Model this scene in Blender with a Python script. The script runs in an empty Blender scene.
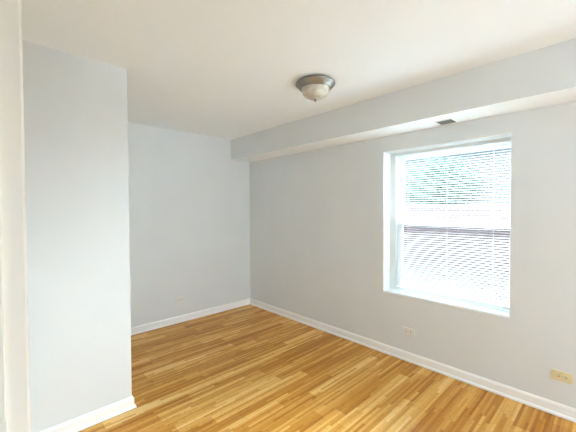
import bpy, bmesh, math, random
from mathutils import Vector, Matrix

C = bpy.context.scene.collection
SC = bpy.context.scene

# ------------------------------------------------------------------ camera
F_PX, YAW, PITCH, ROLL, EYE = 311.8, 0.75888, -0.02131, -0.0040, 1.475
cam_d = bpy.data.cameras.new('camera'); cam = bpy.data.objects.new('camera', cam_d); C.objects.link(cam)
cam_d.sensor_width = 36.0; cam_d.lens = F_PX * 36.0 / 576.0; cam_d.clip_start = 0.01
_f = Vector((math.sin(YAW) * math.cos(PITCH), math.cos(YAW) * math.cos(PITCH), math.sin(PITCH)))
_r = Vector((math.cos(YAW), -math.sin(YAW), 0)); _u = _r.cross(_f)
_r2 = _r * math.cos(ROLL) + _u * math.sin(ROLL); _u2 = -_r * math.sin(ROLL) + _u * math.cos(ROLL)
M = Matrix((_r2, _u2, -_f)).transposed().to_4x4(); M.translation = Vector((0, 0, EYE))
cam.matrix_world = M
SC.camera = cam

# ------------------------------------------------------------------ sky, exposure
world = bpy.data.worlds.new('sky'); SC.world = world; world.use_nodes = True
_bg = world.node_tree.nodes['Background']
_bg.inputs['Color'].default_value = (0.76, 0.89, 1.0, 1)
_bg.inputs['Strength'].default_value = 13.0
sun_d = bpy.data.lights.new('hazy_sun', 'SUN'); sun = bpy.data.objects.new('hazy_sun', sun_d); C.objects.link(sun)
sun_d.energy = 19.0; sun_d.angle = math.radians(40); sun_d.color = (0.86, 0.95, 1.0)
sun.rotation_euler = Vector((1.0, -0.05, 0.85)).to_track_quat('Z', 'Y').to_euler()
SC.view_settings.view_transform = 'Standard'
SC.view_settings.look = 'None'
SC.view_settings.gamma = 1
SC.view_settings.use_curve_mapping = False
SC.view_settings.exposure = 1.97
SC.cycles.diffuse_bounces = 12
SC.cycles.max_bounces = 14
SC.cycles.transparent_max_bounces = 24

# room measures (metres)
H = 2.5; D = 3.927; W = 2.9035; P = 2.470; PX = 0.730; XL = 0.035; YF = -3.0
SX = W - 0.337; SZ = H - 0.292
WY0, WY1, WZ0, WZ1 = 0.5614, 1.6438, 0.6185, 2.0562
WT = 0.24

def portal(name, loc, rot, sx, sy):
    d = bpy.data.lights.new(name, 'AREA'); d.shape = 'RECTANGLE'; d.size = sx; d.size_y = sy
    d.cycles.is_portal = True
    o = bpy.data.objects.new(name, d); C.objects.link(o); o.location = loc; o.rotation_euler = rot
# sky portals in the window and in an unseen opening added for fill
portal('window_portal', (W + 0.26, (WY0 + WY1) / 2, (WZ0 + WZ1) / 2), (0, math.pi / 2, 0), 1.44, 1.09)
W2 = (1.2, 1.9, 0.9, 1.9)  # unseen opening added behind the camera to let in fill light
portal('fill_opening_portal', ((W2[0] + W2[1]) / 2, YF - 0.22, (W2[2] + W2[3]) / 2), (math.pi / 2, 0, 0), W2[1] - W2[0], W2[3] - W2[2])

# ------------------------------------------------------------------ node helpers
def mat(name, col, rough=0.5, metal=0.0, **kw):
    m = bpy.data.materials.new(name); m.use_nodes = True
    b = m.node_tree.nodes['Principled BSDF']
    b.inputs['Base Color'].default_value = (*col, 1); b.inputs['Roughness'].default_value = rough
    b.inputs['Metallic'].default_value = metal
    for k, v in kw.items(): b.inputs[k.replace('_', ' ')].default_value = v
    return m
def nd(m, t, **kw):
    n = m.node_tree.nodes.new(t)
    for k, v in kw.items(): setattr(n, k, v)
    return n
def lk(m, a, b): m.node_tree.links.new(a, b)
def mth(m, op, a, b=None, c=None):
    n = nd(m, 'ShaderNodeMath', operation=op)
    for i, v in enumerate((a, b, c)):
        if v is None: continue
        if isinstance(v, (int, float)): n.inputs[i].default_value = v
        else: lk(m, v, n.inputs[i])
    return n.outputs[0]
def ramp(m, fac, stops):
    n = nd(m, 'ShaderNodeValToRGB'); e = n.color_ramp.elements
    while len(e) < len(stops): e.new(0.5)
    for el, (p, c) in zip(e, stops): el.position = p; el.color = (*c, 1)
    lk(m, fac, n.inputs[0]); return n.outputs[0]
def paint(name, col, rough=0.55, scale=180, bump=0.05, var=0.012):
    """rolled wall paint: faint mottling and a fine orange-peel bump"""
    m = mat(name, col, rough); b = m.node_tree.nodes['Principled BSDF']
    tc = nd(m, 'ShaderNodeTexCoord')
    n1 = nd(m, 'ShaderNodeTexNoise'); n1.inputs['Scale'].default_value = 2.5; lk(m, tc.outputs['Object'], n1.inputs['Vector'])
    c0 = tuple(max(0, c - var) for c in col); c1 = tuple(min(1, c + var) for c in col)
    lk(m, ramp(m, n1.outputs['Fac'], [(0.3, c0), (0.7, c1)]), b.inputs['Base Color'])
    n2 = nd(m, 'ShaderNodeTexNoise'); n2.inputs['Scale'].default_value = scale; lk(m, tc.outputs['Object'], n2.inputs['Vector'])
    bp = nd(m, 'ShaderNodeBump'); bp.inputs['Strength'].default_value = bump; bp.inputs['Distance'].default_value = 0.002
    lk(m, n2.outputs['Fac'], bp.inputs['Height']); lk(m, bp.outputs[0], b.inputs['Normal'])
    return m

def bamboo():
    m = mat('bamboo_strip_floor', (0.5, 0.3, 0.1), 0.25); b = m.node_tree.nodes['Principled BSDF']
    tc = nd(m, 'ShaderNodeTexCoord'); sp = nd(m, 'ShaderNodeSeparateXYZ'); lk(m, tc.outputs['Object'], sp.inputs[0])
    X, Y = sp.outputs[0], sp.outputs[1]
    def cells(w, L, seed):
        r = mth(m, 'FLOOR', mth(m, 'DIVIDE', Y, w))
        wn = nd(m, 'ShaderNodeTexWhiteNoise', noise_dimensions='1D'); lk(m, mth(m, 'ADD', r, seed), wn.inputs['W'])
        u = mth(m, 'ADD', mth(m, 'DIVIDE', X, L), mth(m, 'MULTIPLY', wn.outputs['Value'], 7.3))
        i = mth(m, 'FLOOR', u)
        cv = nd(m, 'ShaderNodeCombineXYZ'); lk(m, r, cv.inputs[0]); lk(m, i, cv.inputs[1]); cv.inputs[2].default_value = seed
        w2 = nd(m, 'ShaderNodeTexWhiteNoise', noise_dimensions='3D'); lk(m, cv.outputs[0], w2.inputs['Vector'])
        # distance to the board edges, in metres
        fy = mth(m, 'MULTIPLY', mth(m, 'PINGPONG', mth(m, 'DIVIDE', Y, w), 0.5), w)
        fx = mth(m, 'MULTIPLY', mth(m, 'PINGPONG', u, 0.5), L)
        return w2.outputs['Value'], fy, fx
    board, by, bx_ = cells(0.094, 0.92, 3.0)
    strip, sy, sx_ = cells(0.094 / 5, 0.5, 11.0)
    mp = nd(m, 'ShaderNodeMapping'); mp.inputs['Scale'].default_value = (3.0, 90.0, 1); lk(m, tc.outputs['Object'], mp.inputs[0])
    gr = nd(m, 'ShaderNodeTexNoise'); gr.inputs['Scale'].default_value = 1.0; gr.inputs['Detail'].default_value = 4; lk(m, mp.outputs[0], gr.inputs['Vector'])
    f = mth(m, 'ADD', mth(m, 'MULTIPLY', board, 0.28), mth(m, 'MULTIPLY', strip, 0.36))
    f = mth(m, 'ADD', f, mth(m, 'MULTIPLY', gr.outputs['Fac'], 0.26))
    col = ramp(m, f, [(0.12, FLOOR_COLS[0]), (0.42, FLOOR_COLS[1]), (0.62, FLOOR_COLS[2]), (0.92, FLOOR_COLS[3])])
    # bamboo knuckles: short darker bars across single strips
    kn = nd(m, 'ShaderNodeTexWhiteNoise', noise_dimensions='1D')
    lk(m, mth(m, 'FLOOR', mth(m, 'DIVIDE', Y, 0.0188)), kn.inputs['W'])
    ku = mth(m, 'FRACT', mth(m, 'ADD', mth(m, 'DIVIDE', X, 0.23), mth(m, 'MULTIPLY', kn.outputs['Value'], 5.1)))
    kk = mth(m, 'MULTIPLY', mth(m, 'LESS_THAN', ku, 0.05), 0.14)
    # joints
    jb = mth(m, 'MULTIPLY', mth(m, 'MAXIMUM', mth(m, 'LESS_THAN', by, 0.0009), mth(m, 'LESS_THAN', bx_, 0.0012)), 0.32)
    dk = mth(m, 'SUBTRACT', 1.0, mth(m, 'MAXIMUM', kk, jb))
    mx = nd(m, 'ShaderNodeVectorMath', operation='SCALE'); lk(m, col, mx.inputs[0]); lk(m, dk, mx.inputs['Scale'])
    lk(m, mx.outputs[0], b.inputs['Base Color'])
    b.inputs['Coat Weight'].default_value = 0.08; b.inputs['Coat Roughness'].default_value = 0.25; b.inputs['Specular IOR Level'].default_value = 0.18
    rr = mth(m, 'ADD', 0.28, mth(m, 'MULTIPLY', gr.outputs['Fac'], 0.16)); lk(m, rr, b.inputs['Roughness'])
    bp = nd(m, 'ShaderNodeBump'); bp.inputs['Strength'].default_value = 0.25; bp.inputs['Distance'].default_value = 0.0015
    lk(m, mth(m, 'ADD', dk, mth(m, 'MULTIPLY', strip, 0.3)), bp.inputs['Height']); lk(m, bp.outputs[0], b.inputs['Normal'])
    return m
FLOOR_COLS = [(0.37, 0.125, 0.012), (0.61, 0.28, 0.045), (0.80, 0.47, 0.13), (0.94, 0.73, 0.38)]

M_WALL = paint('pale_grey_wall_paint', (0.725, 0.76, 0.772))
M_CEIL = paint('white_ceiling_paint', (0.92, 0.96, 0.985), 0.8, 120, 0.05, 0.006)
M_TRIM = paint('white_semigloss_trim_paint', (0.92, 0.925, 0.92), 0.3, 60, 0.02, 0.006)
M_CASE = paint('cream_semigloss_trim_paint', (0.88, 0.865, 0.80), 0.32, 60, 0.03, 0.01)
M_FLOOR = bamboo()
M_FRAME = paint('white_vinyl', (0.80, 0.84, 0.84), 0.35, 60, 0.01, 0.005)
M_REVEAL = paint('white_window_reveal_paint', (0.86, 0.89, 0.90), 0.45, 90, 0.03, 0.006)
M_SLAT = mat('white_vinyl_slat', (0.56, 0.60, 0.62), 0.4)
_b = M_SLAT.node_tree.nodes['Principled BSDF']; _t = nd(M_SLAT, 'ShaderNodeBsdfTranslucent'); _t.inputs[0].default_value = (0.85, 0.9, 0.92, 1)
_x = nd(M_SLAT, 'ShaderNodeMixShader'); _x.inputs[0].default_value = 0.05; lk(M_SLAT, _b.outputs[0], _x.inputs[1]); lk(M_SLAT, _t.outputs[0], _x.inputs[2])
lk(M_SLAT, _x.outputs[0], M_SLAT.node_tree.nodes['Material Output'].inputs[0])
M_CORD = mat('pale_grey_cord', (0.45, 0.46, 0.46), 0.8)
M_METAL = mat('brushed_nickel', (0.34, 0.325, 0.29), 0.42, 1.0)
M_DARK = mat('duct_shade', (0.05, 0.05, 0.05), 0.8)
M_GRILLE = mat('grey_steel_grille', (0.13, 0.135, 0.125), 0.5, 0.2)
M_IVORY = paint('ivory_plastic', (0.76, 0.69, 0.44), 0.35, 60, 0.01, 0.01)
M_PALEPL = paint('pale_painted_plastic', (0.76, 0.76, 0.73), 0.4, 60, 0.01, 0.01)
M_SLOT = mat('dark_socket_slot', (0.03, 0.025, 0.02), 0.6)
M_SCREW = mat('steel_screw', (0.5, 0.48, 0.42), 0.35, 1.0)

def glass_mat():
    m = bpy.data.materials.new('window_glass'); m.use_nodes = True; nt = m.node_tree; nt.nodes.clear()
    o = nd(m, 'ShaderNodeOutputMaterial'); t = nd(m, 'ShaderNodeBsdfTransparent'); t.inputs[0].default_value = (0.94, 0.965, 0.96, 1)
    g = nd(m, 'ShaderNodeBsdfGlossy'); g.inputs['Roughness'].default_value = 0.02
    fr = nd(m, 'ShaderNodeFresnel'); fr.inputs[0].default_value = 1.45
    x = nd(m, 'ShaderNodeMixShader'); lk(m, fr.outputs[0], x.inputs[0]); lk(m, t.outputs[0], x.inputs[1]); lk(m, g.outputs[0], x.inputs[2])
    lk(m, x.outputs[0], o.inputs[0]); return m
M_GLASS = glass_mat()
def screen_mat():
    m = bpy.data.materials.new('grey_insect_mesh'); m.use_nodes = True; nt = m.node_tree; nt.nodes.clear()
    o = nd(m, 'ShaderNodeOutputMaterial'); t = nd(m, 'ShaderNodeBsdfTransparent')
    g = nd(m, 'ShaderNodeBsdfDiffuse'); g.inputs[0].default_value = (0.03, 0.033, 0.037, 1)
    x = nd(m, 'ShaderNodeMixShader'); x.inputs[0].default_value = 0.26; lk(m, t.outputs[0], x.inputs[1]); lk(m, g.outputs[0], x.inputs[2])
    lk(m, x.outputs[0], o.inputs[0]); return m
M_SCREEN = screen_mat()
def alabaster():
    m = mat('alabaster_glass', (0.72, 0.68, 0.58), 0.3, 0.0, Subsurface_Weight=0.0)
    b = m.node_tree.nodes['Principled BSDF']; tc = nd(m, 'ShaderNodeTexCoord')
    n = nd(m, 'ShaderNodeTexNoise'); n.inputs['Scale'].default_value = 9; n.inputs['Distortion'].default_value = 2.5; n.inputs['Detail'].default_value = 3
    lk(m, tc.outputs['Object'], n.inputs['Vector'])
    lk(m, ramp(m, n.outputs['Fac'], [(0.3, (0.44, 0.41, 0.33)), (0.5, (0.56, 0.53, 0.45)), (0.7, (0.70, 0.67, 0.59))]), b.inputs['Base Color'])
    return m
M_ALAB = alabaster()

# ------------------------------------------------------------------ mesh helpers
def bx(bm, x0, x1, y0, y1, z0, z1):
    v = [bm.verts.new(p) for p in ((x0,y0,z0),(x1,y0,z0),(x1,y1,z0),(x0,y1,z0),(x0,y0,z1),(x1,y0,z1),(x1,y1,z1),(x0,y1,z1))]
    for f in ((3,2,1,0),(4,5,6,7),(0,1,5,4),(1,2,6,5),(2,3,7,6),(3,0,4,7)): bm.faces.new([v[i] for i in f])
def obj(name, bm, m, parent=None, bevel=0.0, smooth=False, seg=2):
    me = bpy.data.meshes.new(name); bmesh.ops.recalc_face_normals(bm, faces=bm.faces[:]); bm.to_mesh(me); bm.free()
    me.materials.append(m)
    if smooth:
        for p in me.polygons: p.use_smooth = True
    o = bpy.data.objects.new(name, me); C.objects.link(o)
    if bevel:
        md = o.modifiers.new('bevel', 'BEVEL'); md.width = bevel; md.segments = seg; md.limit_method = 'ANGLE'
    if parent: o.parent = parent
    return o
def boxes(name, L, m, parent=None, bevel=0.0):
    bm = bmesh.new()
    for b in L: bx(bm, *b)
    return obj(name, bm, m, parent, bevel)
def struct(o): o['kind'] = 'structure'; return o
def prism(bm, prof, path, closed=False):
    """sweep a profile of (out, z) along a floor path; each path entry = (x, y, nx, ny) with the outward mitre direction"""
    rings = [[bm.verts.new((x + nx * a, y + ny * a, z)) for a, z in prof] for x, y, nx, ny in path]
    n = len(prof)
    for r0, r1 in zip(rings, rings[1:]):
        for i in range(n): bm.faces.new((r0[i], r0[(i+1) % n], r1[(i+1) % n], r1[i]))
    bm.faces.new(rings[0]); bm.faces.new(rings[-1][::-1])
def lathe(bm, prof, n=64, cx=0, cy=0):
    rings = []
    for r, z in prof:
        if r < 1e-6: rings.append([bm.verts.new((cx, cy, z))])
        else: rings.append([bm.verts.new((cx + r*math.cos(2*math.pi*i/n), cy + r*math.sin(2*math.pi*i/n), z)) for i in range(n)])
    for a, b in zip(rings, rings[1:]):
        for i in range(n):
            j = (i+1) % n
            if len(a) == 1 and len(b) == 1: continue
            if len(a) == 1: bm.faces.new((a[0], b[i], b[j]))
            elif len(b) == 1: bm.faces.new((a[i], a[j], b[0]))
            else: bm.faces.new((a[i], a[j], b[j], b[i]))
def empty(name, loc, label, cat, group=None):
    o = bpy.data.objects.new(name, None); C.objects.link(o); o.location = loc; o.empty_display_size = 0.05
    o['label'] = label; o['category'] = cat
    if group: o['group'] = group
    return o

# ------------------------------------------------------------------ room shell
HX = -1.35   # far side of the hallway behind the doorway
struct(boxes('floor', [(HX - 0.1, W + WT, YF - 0.2, D + 0.15, -0.12, 0.0)], M_FLOOR))
struct(boxes('ceiling', [(HX - 0.1, W + WT, YF - 0.2, D + 0.15, H, H + 0.12)], M_CEIL))
struct(boxes('wall_back', [(PX, W + WT, D, D + 0.15, 0, H)], M_WALL))
struct(boxes('wall_right', [(W, W + 0.13, YF - 0.2, WY0, 0, H), (W, W + 0.13, WY1, D, 0, H),
                            (W, W + 0.13, WY0, WY1, 0, WZ0), (W, W + 0.13, WY0, WY1, WZ1, H),
                            (W + 0.13, W + WT, YF - 0.2, WY0 - 0.08, 0, H), (W + 0.13, W + WT, WY1, D, 0, H),
                            (W + 0.13, W + WT, WY0 - 0.08, WY1, 0, WZ0), (W + 0.13, W + WT, WY0 - 0.08, WY1, WZ1, H)], M_WALL))
struct(boxes('wall_closet', [(XL - 0.115, PX, P, D + 0.15, 0, H)], M_WALL))
DY0, DY1, DZ = -0.12, 0.80, 2.06     # doorway the picture is taken from
struct(boxes('wall_left', [(XL - 0.115, XL, DY1 + 0.02, P, 0, H), (XL - 0.115, XL, YF, DY0 - 0.02, 0, H),
                           (XL - 0.115, XL, DY0 - 0.02, DY1 + 0.02, DZ + 0.02, H)], M_WALL))
struct(boxes('wall_front', [(XL - 0.115, W2[0], YF - 0.2, YF, 0, H), (W2[1], W, YF - 0.2, YF, 0, H),
                            (W2[0], W2[1], YF - 0.2, YF, 0, W2[2]), (W2[0], W2[1], YF - 0.2, YF, W2[3], H)], M_WALL))
struct(boxes('wall_hallway', [(HX - 0.1, HX, YF - 0.2, D + 0.15, 0, H), (HX, XL - 0.115, YF - 0.2, YF - 0.1, 0, H),
                              (HX, XL - 0.115, D + 0.05, D + 0.15, 0, H)], M_WALL))
sf = struct(boxes('soffit', [(SX, W, YF, D, SZ, H)], M_WALL)); sf.data.materials.append(M_CEIL)
for p in sf.data.polygons:
    if p.normal.z < -0.9: p.material_index = 1      # underside lightened with ceiling white to imitate light bouncing up

# baseboards: board with a moulded top and a rounded shoe at the floor
BB = [(0, 0.003), (0.0255, 0.003), (0.0255, 0.009), (0.0235, 0.016), (0.019, 0.021), (0.013, 0.023), (0.013, 0.070),
      (0.0115, 0.077), (0.008, 0.083), (0.006, 0.088), (0, 0.088)]
def board(name, path):
    bm = bmesh.new(); prism(bm, BB, path); return struct(obj(name, bm, M_TRIM))
board('baseboard_back', [(PX, D, 0, -1), (W, D, -1, -1)])
board('baseboard_right', [(W, D, -1, -1), (W, YF, -1, 1)])
board('baseboard_left', [(XL, P, 1, -1), (PX, P, 1, -1), (PX, D, 1, -1)])
board('baseboard_front', [(XL, YF, 1, 1), (W, YF, -1, 1)])

# ------------------------------------------------------------------ doorway trim at the left edge
door = bpy.data.objects.new('door_1', None); C.objects.link(door); door.location = (XL, DY1, 0); struct(door)
dI = Matrix.Translation((-XL, -DY1, 0))
def rel(o): o.data.transform(dI); return o
for y0, y1 in ((DY1, DY1 + 0.02), (DY0 - 0.02, DY0)):
    rel(boxes('door_jamb', [(XL - 0.115, XL, y0, y1, 0, DZ)], M_CASE, door))
rel(boxes('door_head', [(XL - 0.115, XL, DY0 - 0.02, DY1 + 0.02, DZ, DZ + 0.02)], M_CASE, door))
rel(boxes('door_stop', [(XL - 0.07, 0.012, DY1 - 0.011, DY1, 0, DZ)], M_CASE, door, 0.002))
rel(boxes('door_stop', [(XL - 0.07, 0.012, DY0, DY0 + 0.011, 0, DZ)], M_CASE, door, 0.002))
def casing(y, s):
    bm = bmesh.new()
    prof = [(0, 0.0), (0.009, 0.0), (0.011, 0.003), (0.011, 0.012), (0.009, 0.016), (0.013, 0.024), (0.016, 0.045), (0.016, 0.058), (0.012, 0.064), (0, 0.064)]
    lo = [bm.verts.new((XL + a, y + s * b, 0)) for a, b in prof]; hi = [bm.verts.new((XL + a, y + s * b, DZ + 0.06)) for a, b in prof]
    n = len(prof)
    for i in range(n): bm.faces.new((lo[i], lo[(i+1) % n], hi[(i+1) % n], hi[i]))
    bm.faces.new(lo); bm.faces.new(hi[::-1])
    return rel(obj('casing', bm, M_CASE, door))
casing(DY1 + 0.002, 1); casing(DY0 - 0.002, -1)
rel(boxes('casing', [(XL, XL + 0.014, DY0 - 0.065, DY1 + 0.065, DZ + 0.002, DZ + 0.062)], M_CASE, door, 0.002))
sp = rel(boxes('strike_plate', [(-0.035, 0.013, DY1 - 0.0125, DY1 - 0.0108, 1.035, 1.078)], M_CASE, door, 0.0006)); sp['label'] = 'small painted-over strike plate'

# ------------------------------------------------------------------ window in the right wall
win = bpy.data.objects.new('window_1', None); C.objects.link(win); WC = Vector((W, (WY0 + WY1) / 2, WZ0)); win.location = WC; struct(win)
def wrel(o): o.data.transform(Matrix.Translation(-WC)); return o
R = 0.004
wrel(boxes('window_reveal', [(W - 0.001, W + 0.13, WY1 - R, WY1, WZ0, WZ1), (W - 0.001, W + 0.13, WY0, WY0 + R, WZ0, WZ1),
                             (W - 0.001, W + 0.13, WY0 + R, WY1 - R, WZ1 - R, WZ1)], M_REVEAL, win))
wrel(boxes('window_sill', [(W - 0.006, W + 0.13, WY0 + R, WY1 - R, WZ0, WZ0 + 0.016)], M_REVEAL, win, 0.003))
FL = 1.575                               # frame inner edges
FR, FB, FT = WY0 - 0.045, WZ0 + 0.022, WZ1 - 0.03
wrel(boxes('window_frame', [(W + 0.13, W + 0.235, FL, WY1 - R, WZ0, WZ1), (W + 0.13, W + 0.235, WY0 - 0.08, FR, WZ0, WZ1),
                            (W + 0.13, W + 0.235, FR, FL, WZ0, FB), (W + 0.13, W + 0.235, FR, FL, FT, WZ1)], M_FRAME, win, 0.003))
MZ = 1.325
def sash(name, xa, xb, z0, z1, st, top, bot):
    s = wrel(boxes(name, [(xa, xb, FL - st, FL, z0, z1), (xa, xb, FR, FR + st, z0, z1),
                          (xa, xb, FR + st, FL - st, z0, z0 + bot), (xa, xb, FR + st, FL - st, z1 - top, z1)], M_FRAME, win, 0.003))
    xm = (xa + xb) / 2
    wrel(boxes('window_pane', [(xm - 0.002, xm + 0.002, FR + st - 0.004, FL - st + 0.004, z0 + bot - 0.004, z1 - top + 0.004)], M_GLASS, s))
    return s
sash('upper_sash', W + 0.185, W + 0.215, MZ - 0.02, FT, 0.06, 0.045, 0.04)
ls = sash('lower_sash', W + 0.145, W + 0.178, FB, MZ + 0.022, 0.06, 0.04, 0.055)
sl = wrel(boxes('sash_lock', [(W + 0.140, W + 0.170, 1.04, 1.10, MZ + 0.022, MZ + 0.034)], M_FRAME, ls, 0.003))
scn = wrel(boxes('insect_screen', [(W + 0.222, W + 0.223, FR, FL, FB, MZ + 0.005)], M_SCREEN, win))

# ------------------------------------------------------------------ blind
BY0, BY1 = WY0 + 0.008, 1.553
BXC = W + 0.095
blind = empty('window_blind', (BXC, (BY0 + BY1) / 2, 2.045), 'white horizontal slatted blind lowered over the window', 'blind')
BI = Matrix.Translation((-BXC, -(BY0 + BY1) / 2, -2.045))
def brel(o): o.data.transform(BI); return o
HZ = 2.012
brel(boxes('headrail', [(BXC - 0.014, BXC + 0.014, BY0, BY1, HZ, HZ + 0.030)], M_FRAME, blind, 0.002))
BOT = 0.672
brel(boxes('bottom_rail', [(BXC - 0.0125, BXC + 0.0125, BY0, BY1, BOT, BOT + 0.014)], M_FRAME, blind, 0.003))
bm = bmesh.new(); PITCH_S = 0.0213; TILT = math.radians(3); SW = 0.025
nsl = int((HZ - BOT - 0.03) / PITCH_S)
random.seed(4)
for k in range(nsl + 1):
    z = BOT + 0.030 + k * PITCH_S
    ti = TILT + random.uniform(-0.02, 0.02); ra = random.uniform(-0.0006, 0.0006)
    top = []; N = 5
    for j in range(N):
        u = (j / (N - 1) - 0.5) * SW; cr = 0.0018 * (1 - (2 * u / SW) ** 2)
        # the room-side edge (negative x) hangs lower
        top.append((u * math.cos(ti) - cr * math.sin(ti), u * math.sin(ti) + cr * math.cos(ti)))
    t = 0.00045
    ring = [(a, b + t / 2) for a, b in top] + [(a, b - t / 2) for a, b in reversed(top)]
    e0 = [bm.verts.new((BXC + a, BY0 + 0.002, z + b + ra)) for a, b in ring]; e1 = [bm.verts.new((BXC + a, BY1 - 0.002, z + b - ra)) for a, b in ring]
    n = len(ring)
    for i in range(n): bm.faces.new((e0[i], e0[(i+1) % n], e1[(i+1) % n], e1[i]))
    bm.faces.new(e0); bm.faces.new(e1[::-1])
brel(obj('slats', bm, M_SLAT, blind))
for y in (BY0 + 0.13, (BY0 + BY1) / 2, BY1 - 0.13):
    brel(boxes('ladder_cord', [(BXC - 0.0138, BXC - 0.0128, y - 0.0004, y + 0.0004, BOT + 0.01, HZ), (BXC + 0.0128, BXC + 0.0138, y - 0.0004, y + 0.0004, BOT + 0.01, HZ)], M_CORD, blind))

# ------------------------------------------------------------------ ceiling lamp
LX, LY = 1.905, 1.683
lamp = empty('ceiling_lamp', (LX, LY, H), 'brushed nickel flush ceiling lamp with frosted alabaster glass bowl', 'ceiling light')
bm = bmesh.new()
lathe(bm, [(0, 0), (0.136, 0), (0.140, -0.006), (0.156, -0.014), (0.160, -0.019), (0.159, -0.025), (0.153, -0.029), (0.149, -0.033), (0.146, -0.039), (0.138, -0.046),
           (0.131, -0.052), (0.128, -0.056), (0.126, -0.060), (0.120, -0.061), (0.116, -0.056), (0.114, -0.045), (0, -0.045)], 96)
obj('lamp_base', bm, M_METAL, lamp, smooth=True)
bm = bmesh.new()
pr = [(0.1155, -0.047)] + [(0.1155 * math.cos(a) ** 0.85 if a < 1.57 else 0, -0.052 - 0.088 * math.sin(a)) for a in [i * math.pi / 2 / 16 for i in range(0, 16)]] + [(0.0, -0.140)]
lathe(bm, pr, 96)
obj('glass_shade', bm, M_ALAB, lamp, smooth=True)
bm = bmesh.new()
lathe(bm, [(0, -0.136), (0.013, -0.137), (0.014, -0.141), (0.010, -0.144), (0.007, -0.146), (0.0085, -0.150), (0.0075, -0.155), (0.004, -0.160), (0, -0.162)], 32)
obj('finial', bm, M_METAL, lamp, smooth=True)

# ------------------------------------------------------------------ air vent in the soffit
VX0, VX1, VY0, VY1 = 2.722, 2.842, 0.938, 1.058
vent = empty('air_vent', ((VX0 + VX1) / 2, (VY0 + VY1) / 2, SZ), 'small square metal air vent in the underside of the soffit', 'vent')
VI = Matrix.Translation((-(VX0 + VX1) / 2, -(VY0 + VY1) / 2, -SZ))
def vrel(o): o.data.transform(VI); return o
g = 0.012
vrel(boxes('vent_frame', [(VX0 - g, VX1 + g, VY0 - g, VY0, SZ - 0.005, SZ), (VX0 - g, VX1 + g, VY1, VY1 + g, SZ - 0.005, SZ),
                          (VX0 - g, VX0, VY0, VY1, SZ - 0.005, SZ), (VX1, VX1 + g, VY0, VY1, SZ - 0.005, SZ)], M_TRIM, vent, 0.0015))
vrel(boxes('duct_shade_sheet', [(VX0, VX1, VY0, VY1, SZ - 0.0012, SZ)], M_DARK, vent))  # flat dark sheet stands in for the shade inside the duct
bm = bmesh.new()
for k in range(6):
    x = VX0 + 0.010 + k * 0.020
    v = [bm.verts.new(p) for p in ((x, VY0, SZ - 0.0015), (x + 0.011, VY0, SZ - 0.0055), (x + 0.011, VY1, SZ - 0.0055), (x, VY1, SZ - 0.0015),
                                   (x, VY0, SZ - 0.0022), (x + 0.011, VY0, SZ - 0.0062), (x + 0.011, VY1, SZ - 0.0062), (x, VY1, SZ - 0.0022))]
    for f in ((0,1,2,3),(7,6,5,4),(0,4,5,1),(1,5,6,2),(2,6,7,3),(3,7,4,0)): bm.faces.new([v[i] for i in f])
vrel(obj('louvres', bm, M_GRILLE, vent))

# ------------------------------------------------------------------ wall outlets (laid sideways)
def outlet(loc, rz, mp, label, w=0.116, h=0.072, group=None, holes=True):
    """local frame: plate in the x-z plane, facing -y"""
    t = empty('wall_outlet', loc, label, 'outlet', group); t.rotation_euler = (0, 0, rz)
    boxes('cover_plate', [(-w/2, w/2, -0.006, 0, -h/2, h/2)], mp, t, 0.0025)
    for s in (-1, 1):
        bm = bmesh.new()
        n = 24; a = [bm.verts.new((s*0.0195 + max(-0.0135, min(0.0135, 0.017*math.cos(q))), -0.0082, 0.017*math.sin(q))) for q in [2*math.pi*i/n for i in range(n)]]
        b = [bm.verts.new((v.co.x, -0.004, v.co.z)) for v in a]
        for i in range(n): bm.faces.new((a[i], a[(i+1) % n], b[(i+1) % n], b[i]))
        bm.faces.new(a); bm.faces.new(b[::-1])
        r = obj('socket', bm, mp, t)
        boxes('socket_slots', [(s*0.0195 - 0.005, s*0.0195 + 0.004, -0.0086, -0.0080, 0.005, 0.0075), (s*0.0195 - 0.005, s*0.0195 + 0.003, -0.0086, -0.0080, -0.0075, -0.005),
                               (s*0.0195 + 0.006, s*0.0195 + 0.0105, -0.0086, -0.0080, -0.0025, 0.0025)], M_SLOT, r)
    bm = bmesh.new(); bmesh.ops.create_cone(bm, cap_ends=True, segments=16, radius1=0.0035, radius2=0.003, depth=0.002)
    bmesh.ops.rotate(bm, verts=bm.verts, matrix=Matrix.Rotation(math.pi/2, 3, 'X')); bmesh.ops.translate(bm, verts=bm.verts, vec=(0, -0.0068, 0))
    obj('screw', bm, M_SCREW, t)
    return t
outlet((1.766, D, 0.300), 0, M_PALEPL, 'small pale outlet plate low on the far back wall')
outlet((W, 1.369, 0.288), -math.pi/2, M_PALEPL, 'off-white sideways outlet on the right wall below the window')
outlet((W, 0.252, 0.286), -math.pi/2, M_IVORY, 'ivory yellowed sideways outlet on the right wall near the right edge', 0.118, 0.072)

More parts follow.
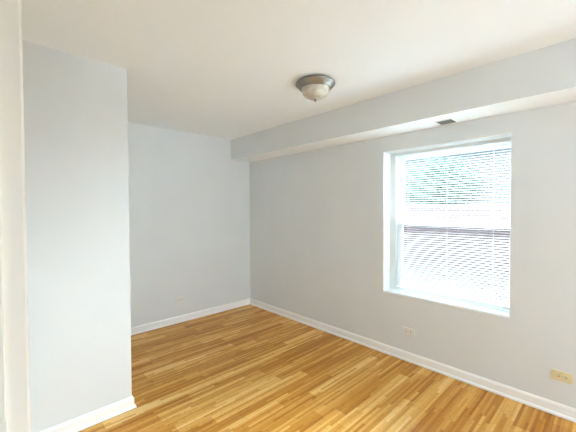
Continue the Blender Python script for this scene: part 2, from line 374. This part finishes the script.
# ------------------------------------------------------------------ outdoors, seen between the slats
M_GROUND = paint('pale_concrete', (0.026, 0.027, 0.029), 0.9, 20, 0.2, 0.006)
struct(boxes('ground', [(W + 0.6, W + 60, -40, 45, -0.9, -0.6)], M_GROUND))
def brick():
    m = mat('red_brick', (0.4, 0.2, 0.15), 0.9); b = m.node_tree.nodes['Principled BSDF']
    tc = nd(m, 'ShaderNodeTexCoord'); sp = nd(m, 'ShaderNodeSeparateXYZ'); lk(m, tc.outputs['Object'], sp.inputs[0])
    cb = nd(m, 'ShaderNodeCombineXYZ'); lk(m, sp.outputs[1], cb.inputs[0]); lk(m, sp.outputs[2], cb.inputs[1])
    t = nd(m, 'ShaderNodeTexBrick'); t.inputs['Scale'].default_value = 4.5
    t.inputs['Color1'].default_value = (0.038, 0.025, 0.026, 1); t.inputs['Color2'].default_value = (0.046, 0.033, 0.034, 1); t.inputs['Mortar'].default_value = (0.04, 0.036, 0.037, 1)
    lk(m, cb.outputs[0], t.inputs['Vector']); lk(m, t.outputs['Color'], b.inputs['Base Color']); return m
M_BRICK = brick()
gw = empty('garden_wall', (W + 9, 4, -0.6), 'low red brick wall outside, seen through the blind', 'wall')
boxes('brickwork', [(-0.12, 0.12, -9, 9, 0, 2.12)], M_BRICK, gw)
boxes('coping', [(-0.17, 0.17, -9.05, 9.05, 2.12, 2.2)], mat('grey_stone', (0.06, 0.055, 0.058), 0.9), gw, 0.01)
M_LEAF = paint('pale_green_leaf', (0.022, 0.039, 0.031), 0.7, 30, 0.0, 0.005)
M_BARK = paint('brown_bark', (0.16, 0.12, 0.09), 0.9, 30, 0.3, 0.03)
def tree(x, y, h, r, label, seed):
    t = empty('tree', (x, y, -0.6), label, 'tree', None); rnd = random.Random(seed)
    bm = bmesh.new(); lathe(bm, [(0.16, 0), (0.11, h*0.3), (0.07, h*0.6), (0.02, h*0.85), (0, h*0.86)], 12)
    for k in range(7):
        a = rnd.uniform(0, 6.28); z = h * rnd.uniform(0.35, 0.6); e = Vector((math.cos(a)*r*0.7, math.sin(a)*r*0.7, z + h*0.22)); s = Vector((0, 0, z))
        d = (e - s).normalized(); px = d.orthogonal().normalized(); py = d.cross(px)
        A = [bm.verts.new(s + (px*math.cos(q) + py*math.sin(q))*0.05) for q in (0, 1.57, 3.14, 4.71)]; B = [bm.verts.new(e + (px*math.cos(q) + py*math.sin(q))*0.012) for q in (0, 1.57, 3.14, 4.71)]
        for i in range(4): bm.faces.new((A[i], A[(i+1) % 4], B[(i+1) % 4], B[i]))
    obj('trunk', bm, M_BARK, t)
    bm = bmesh.new()
    for k in range(9000):
        d = Vector((rnd.gauss(0, 1), rnd.gauss(0, 1), rnd.gauss(0, 1))).normalized() * r * rnd.uniform(0.25, 1) ** 0.5
        lump = 1 + 0.22 * math.sin(5*d.x/r + seed) * math.sin(4*d.y/r) + 0.15 * math.sin(7*d.z/r)
        c = Vector((0, 0, h*0.68)) + Vector((d.x, d.y, d.z * 0.85)) * lump
        a = Vector((rnd.gauss(0,1), rnd.gauss(0,1), rnd.gauss(0,1))).normalized(); b = a.orthogonal().normalized(); s = rnd.uniform(0.06, 0.12)
        bm.faces.new([bm.verts.new(c + a*s), bm.verts.new(c + b*s*0.5), bm.verts.new(c - a*s), bm.verts.new(c - b*s*0.5)])
    obj('foliage', bm, M_LEAF, t)
tree(W + 11.5, 5.6, 4.2, 1.9, 'leafy green tree outside behind the blind, in the upper window pane', 5)

hs = empty('backdrop', (W + 14, 5, -0.6), 'added sky-dimming house far outside, behind the tree', 'backdrop')
boxes('backdrop_wall', [(0, 5, -12, 12, 0, 5.1)], paint('backdrop_render', (0.034, 0.036, 0.038), 0.9, 20, 0.1, 0.002), hs)  # added facade, dims the bright sky so the slat lines stay visible
bm = bmesh.new()
v = [bm.verts.new(p) for p in ((-0.5, -12.5, 5.1), (-0.5, 12.5, 5.1), (5.5, 12.5, 5.1), (5.5, -12.5, 5.1), (2.5, -12.5, 6.0), (2.5, 12.5, 6.0))]
for f in ((0, 1, 5, 4), (2, 3, 4, 5), (0, 4, 3), (1, 2, 5), (0, 3, 2, 1)): bm.faces.new([v[i] for i in f])
obj('roof', bm, mat('grey_shingle', (0.1, 0.1, 0.105), 0.9), hs)
sh = boxes('shutter', [(-0.06, 0, 2.85, 3.4, 1.85, 2.9)], mat('blue_grey_paint', (0.02, 0.026, 0.04), 0.6), hs, 0.01); sh['label'] = 'blue-grey closed shutter'

# matt outdoor surfaces
for _n in ('pale_concrete', 'red_brick', 'backdrop_render', 'pale_green_leaf', 'grey_stone', 'grey_shingle', 'blue_grey_paint'):
    bpy.data.materials[_n].node_tree.nodes['Principled BSDF'].inputs['Specular IOR Level'].default_value = 0.05
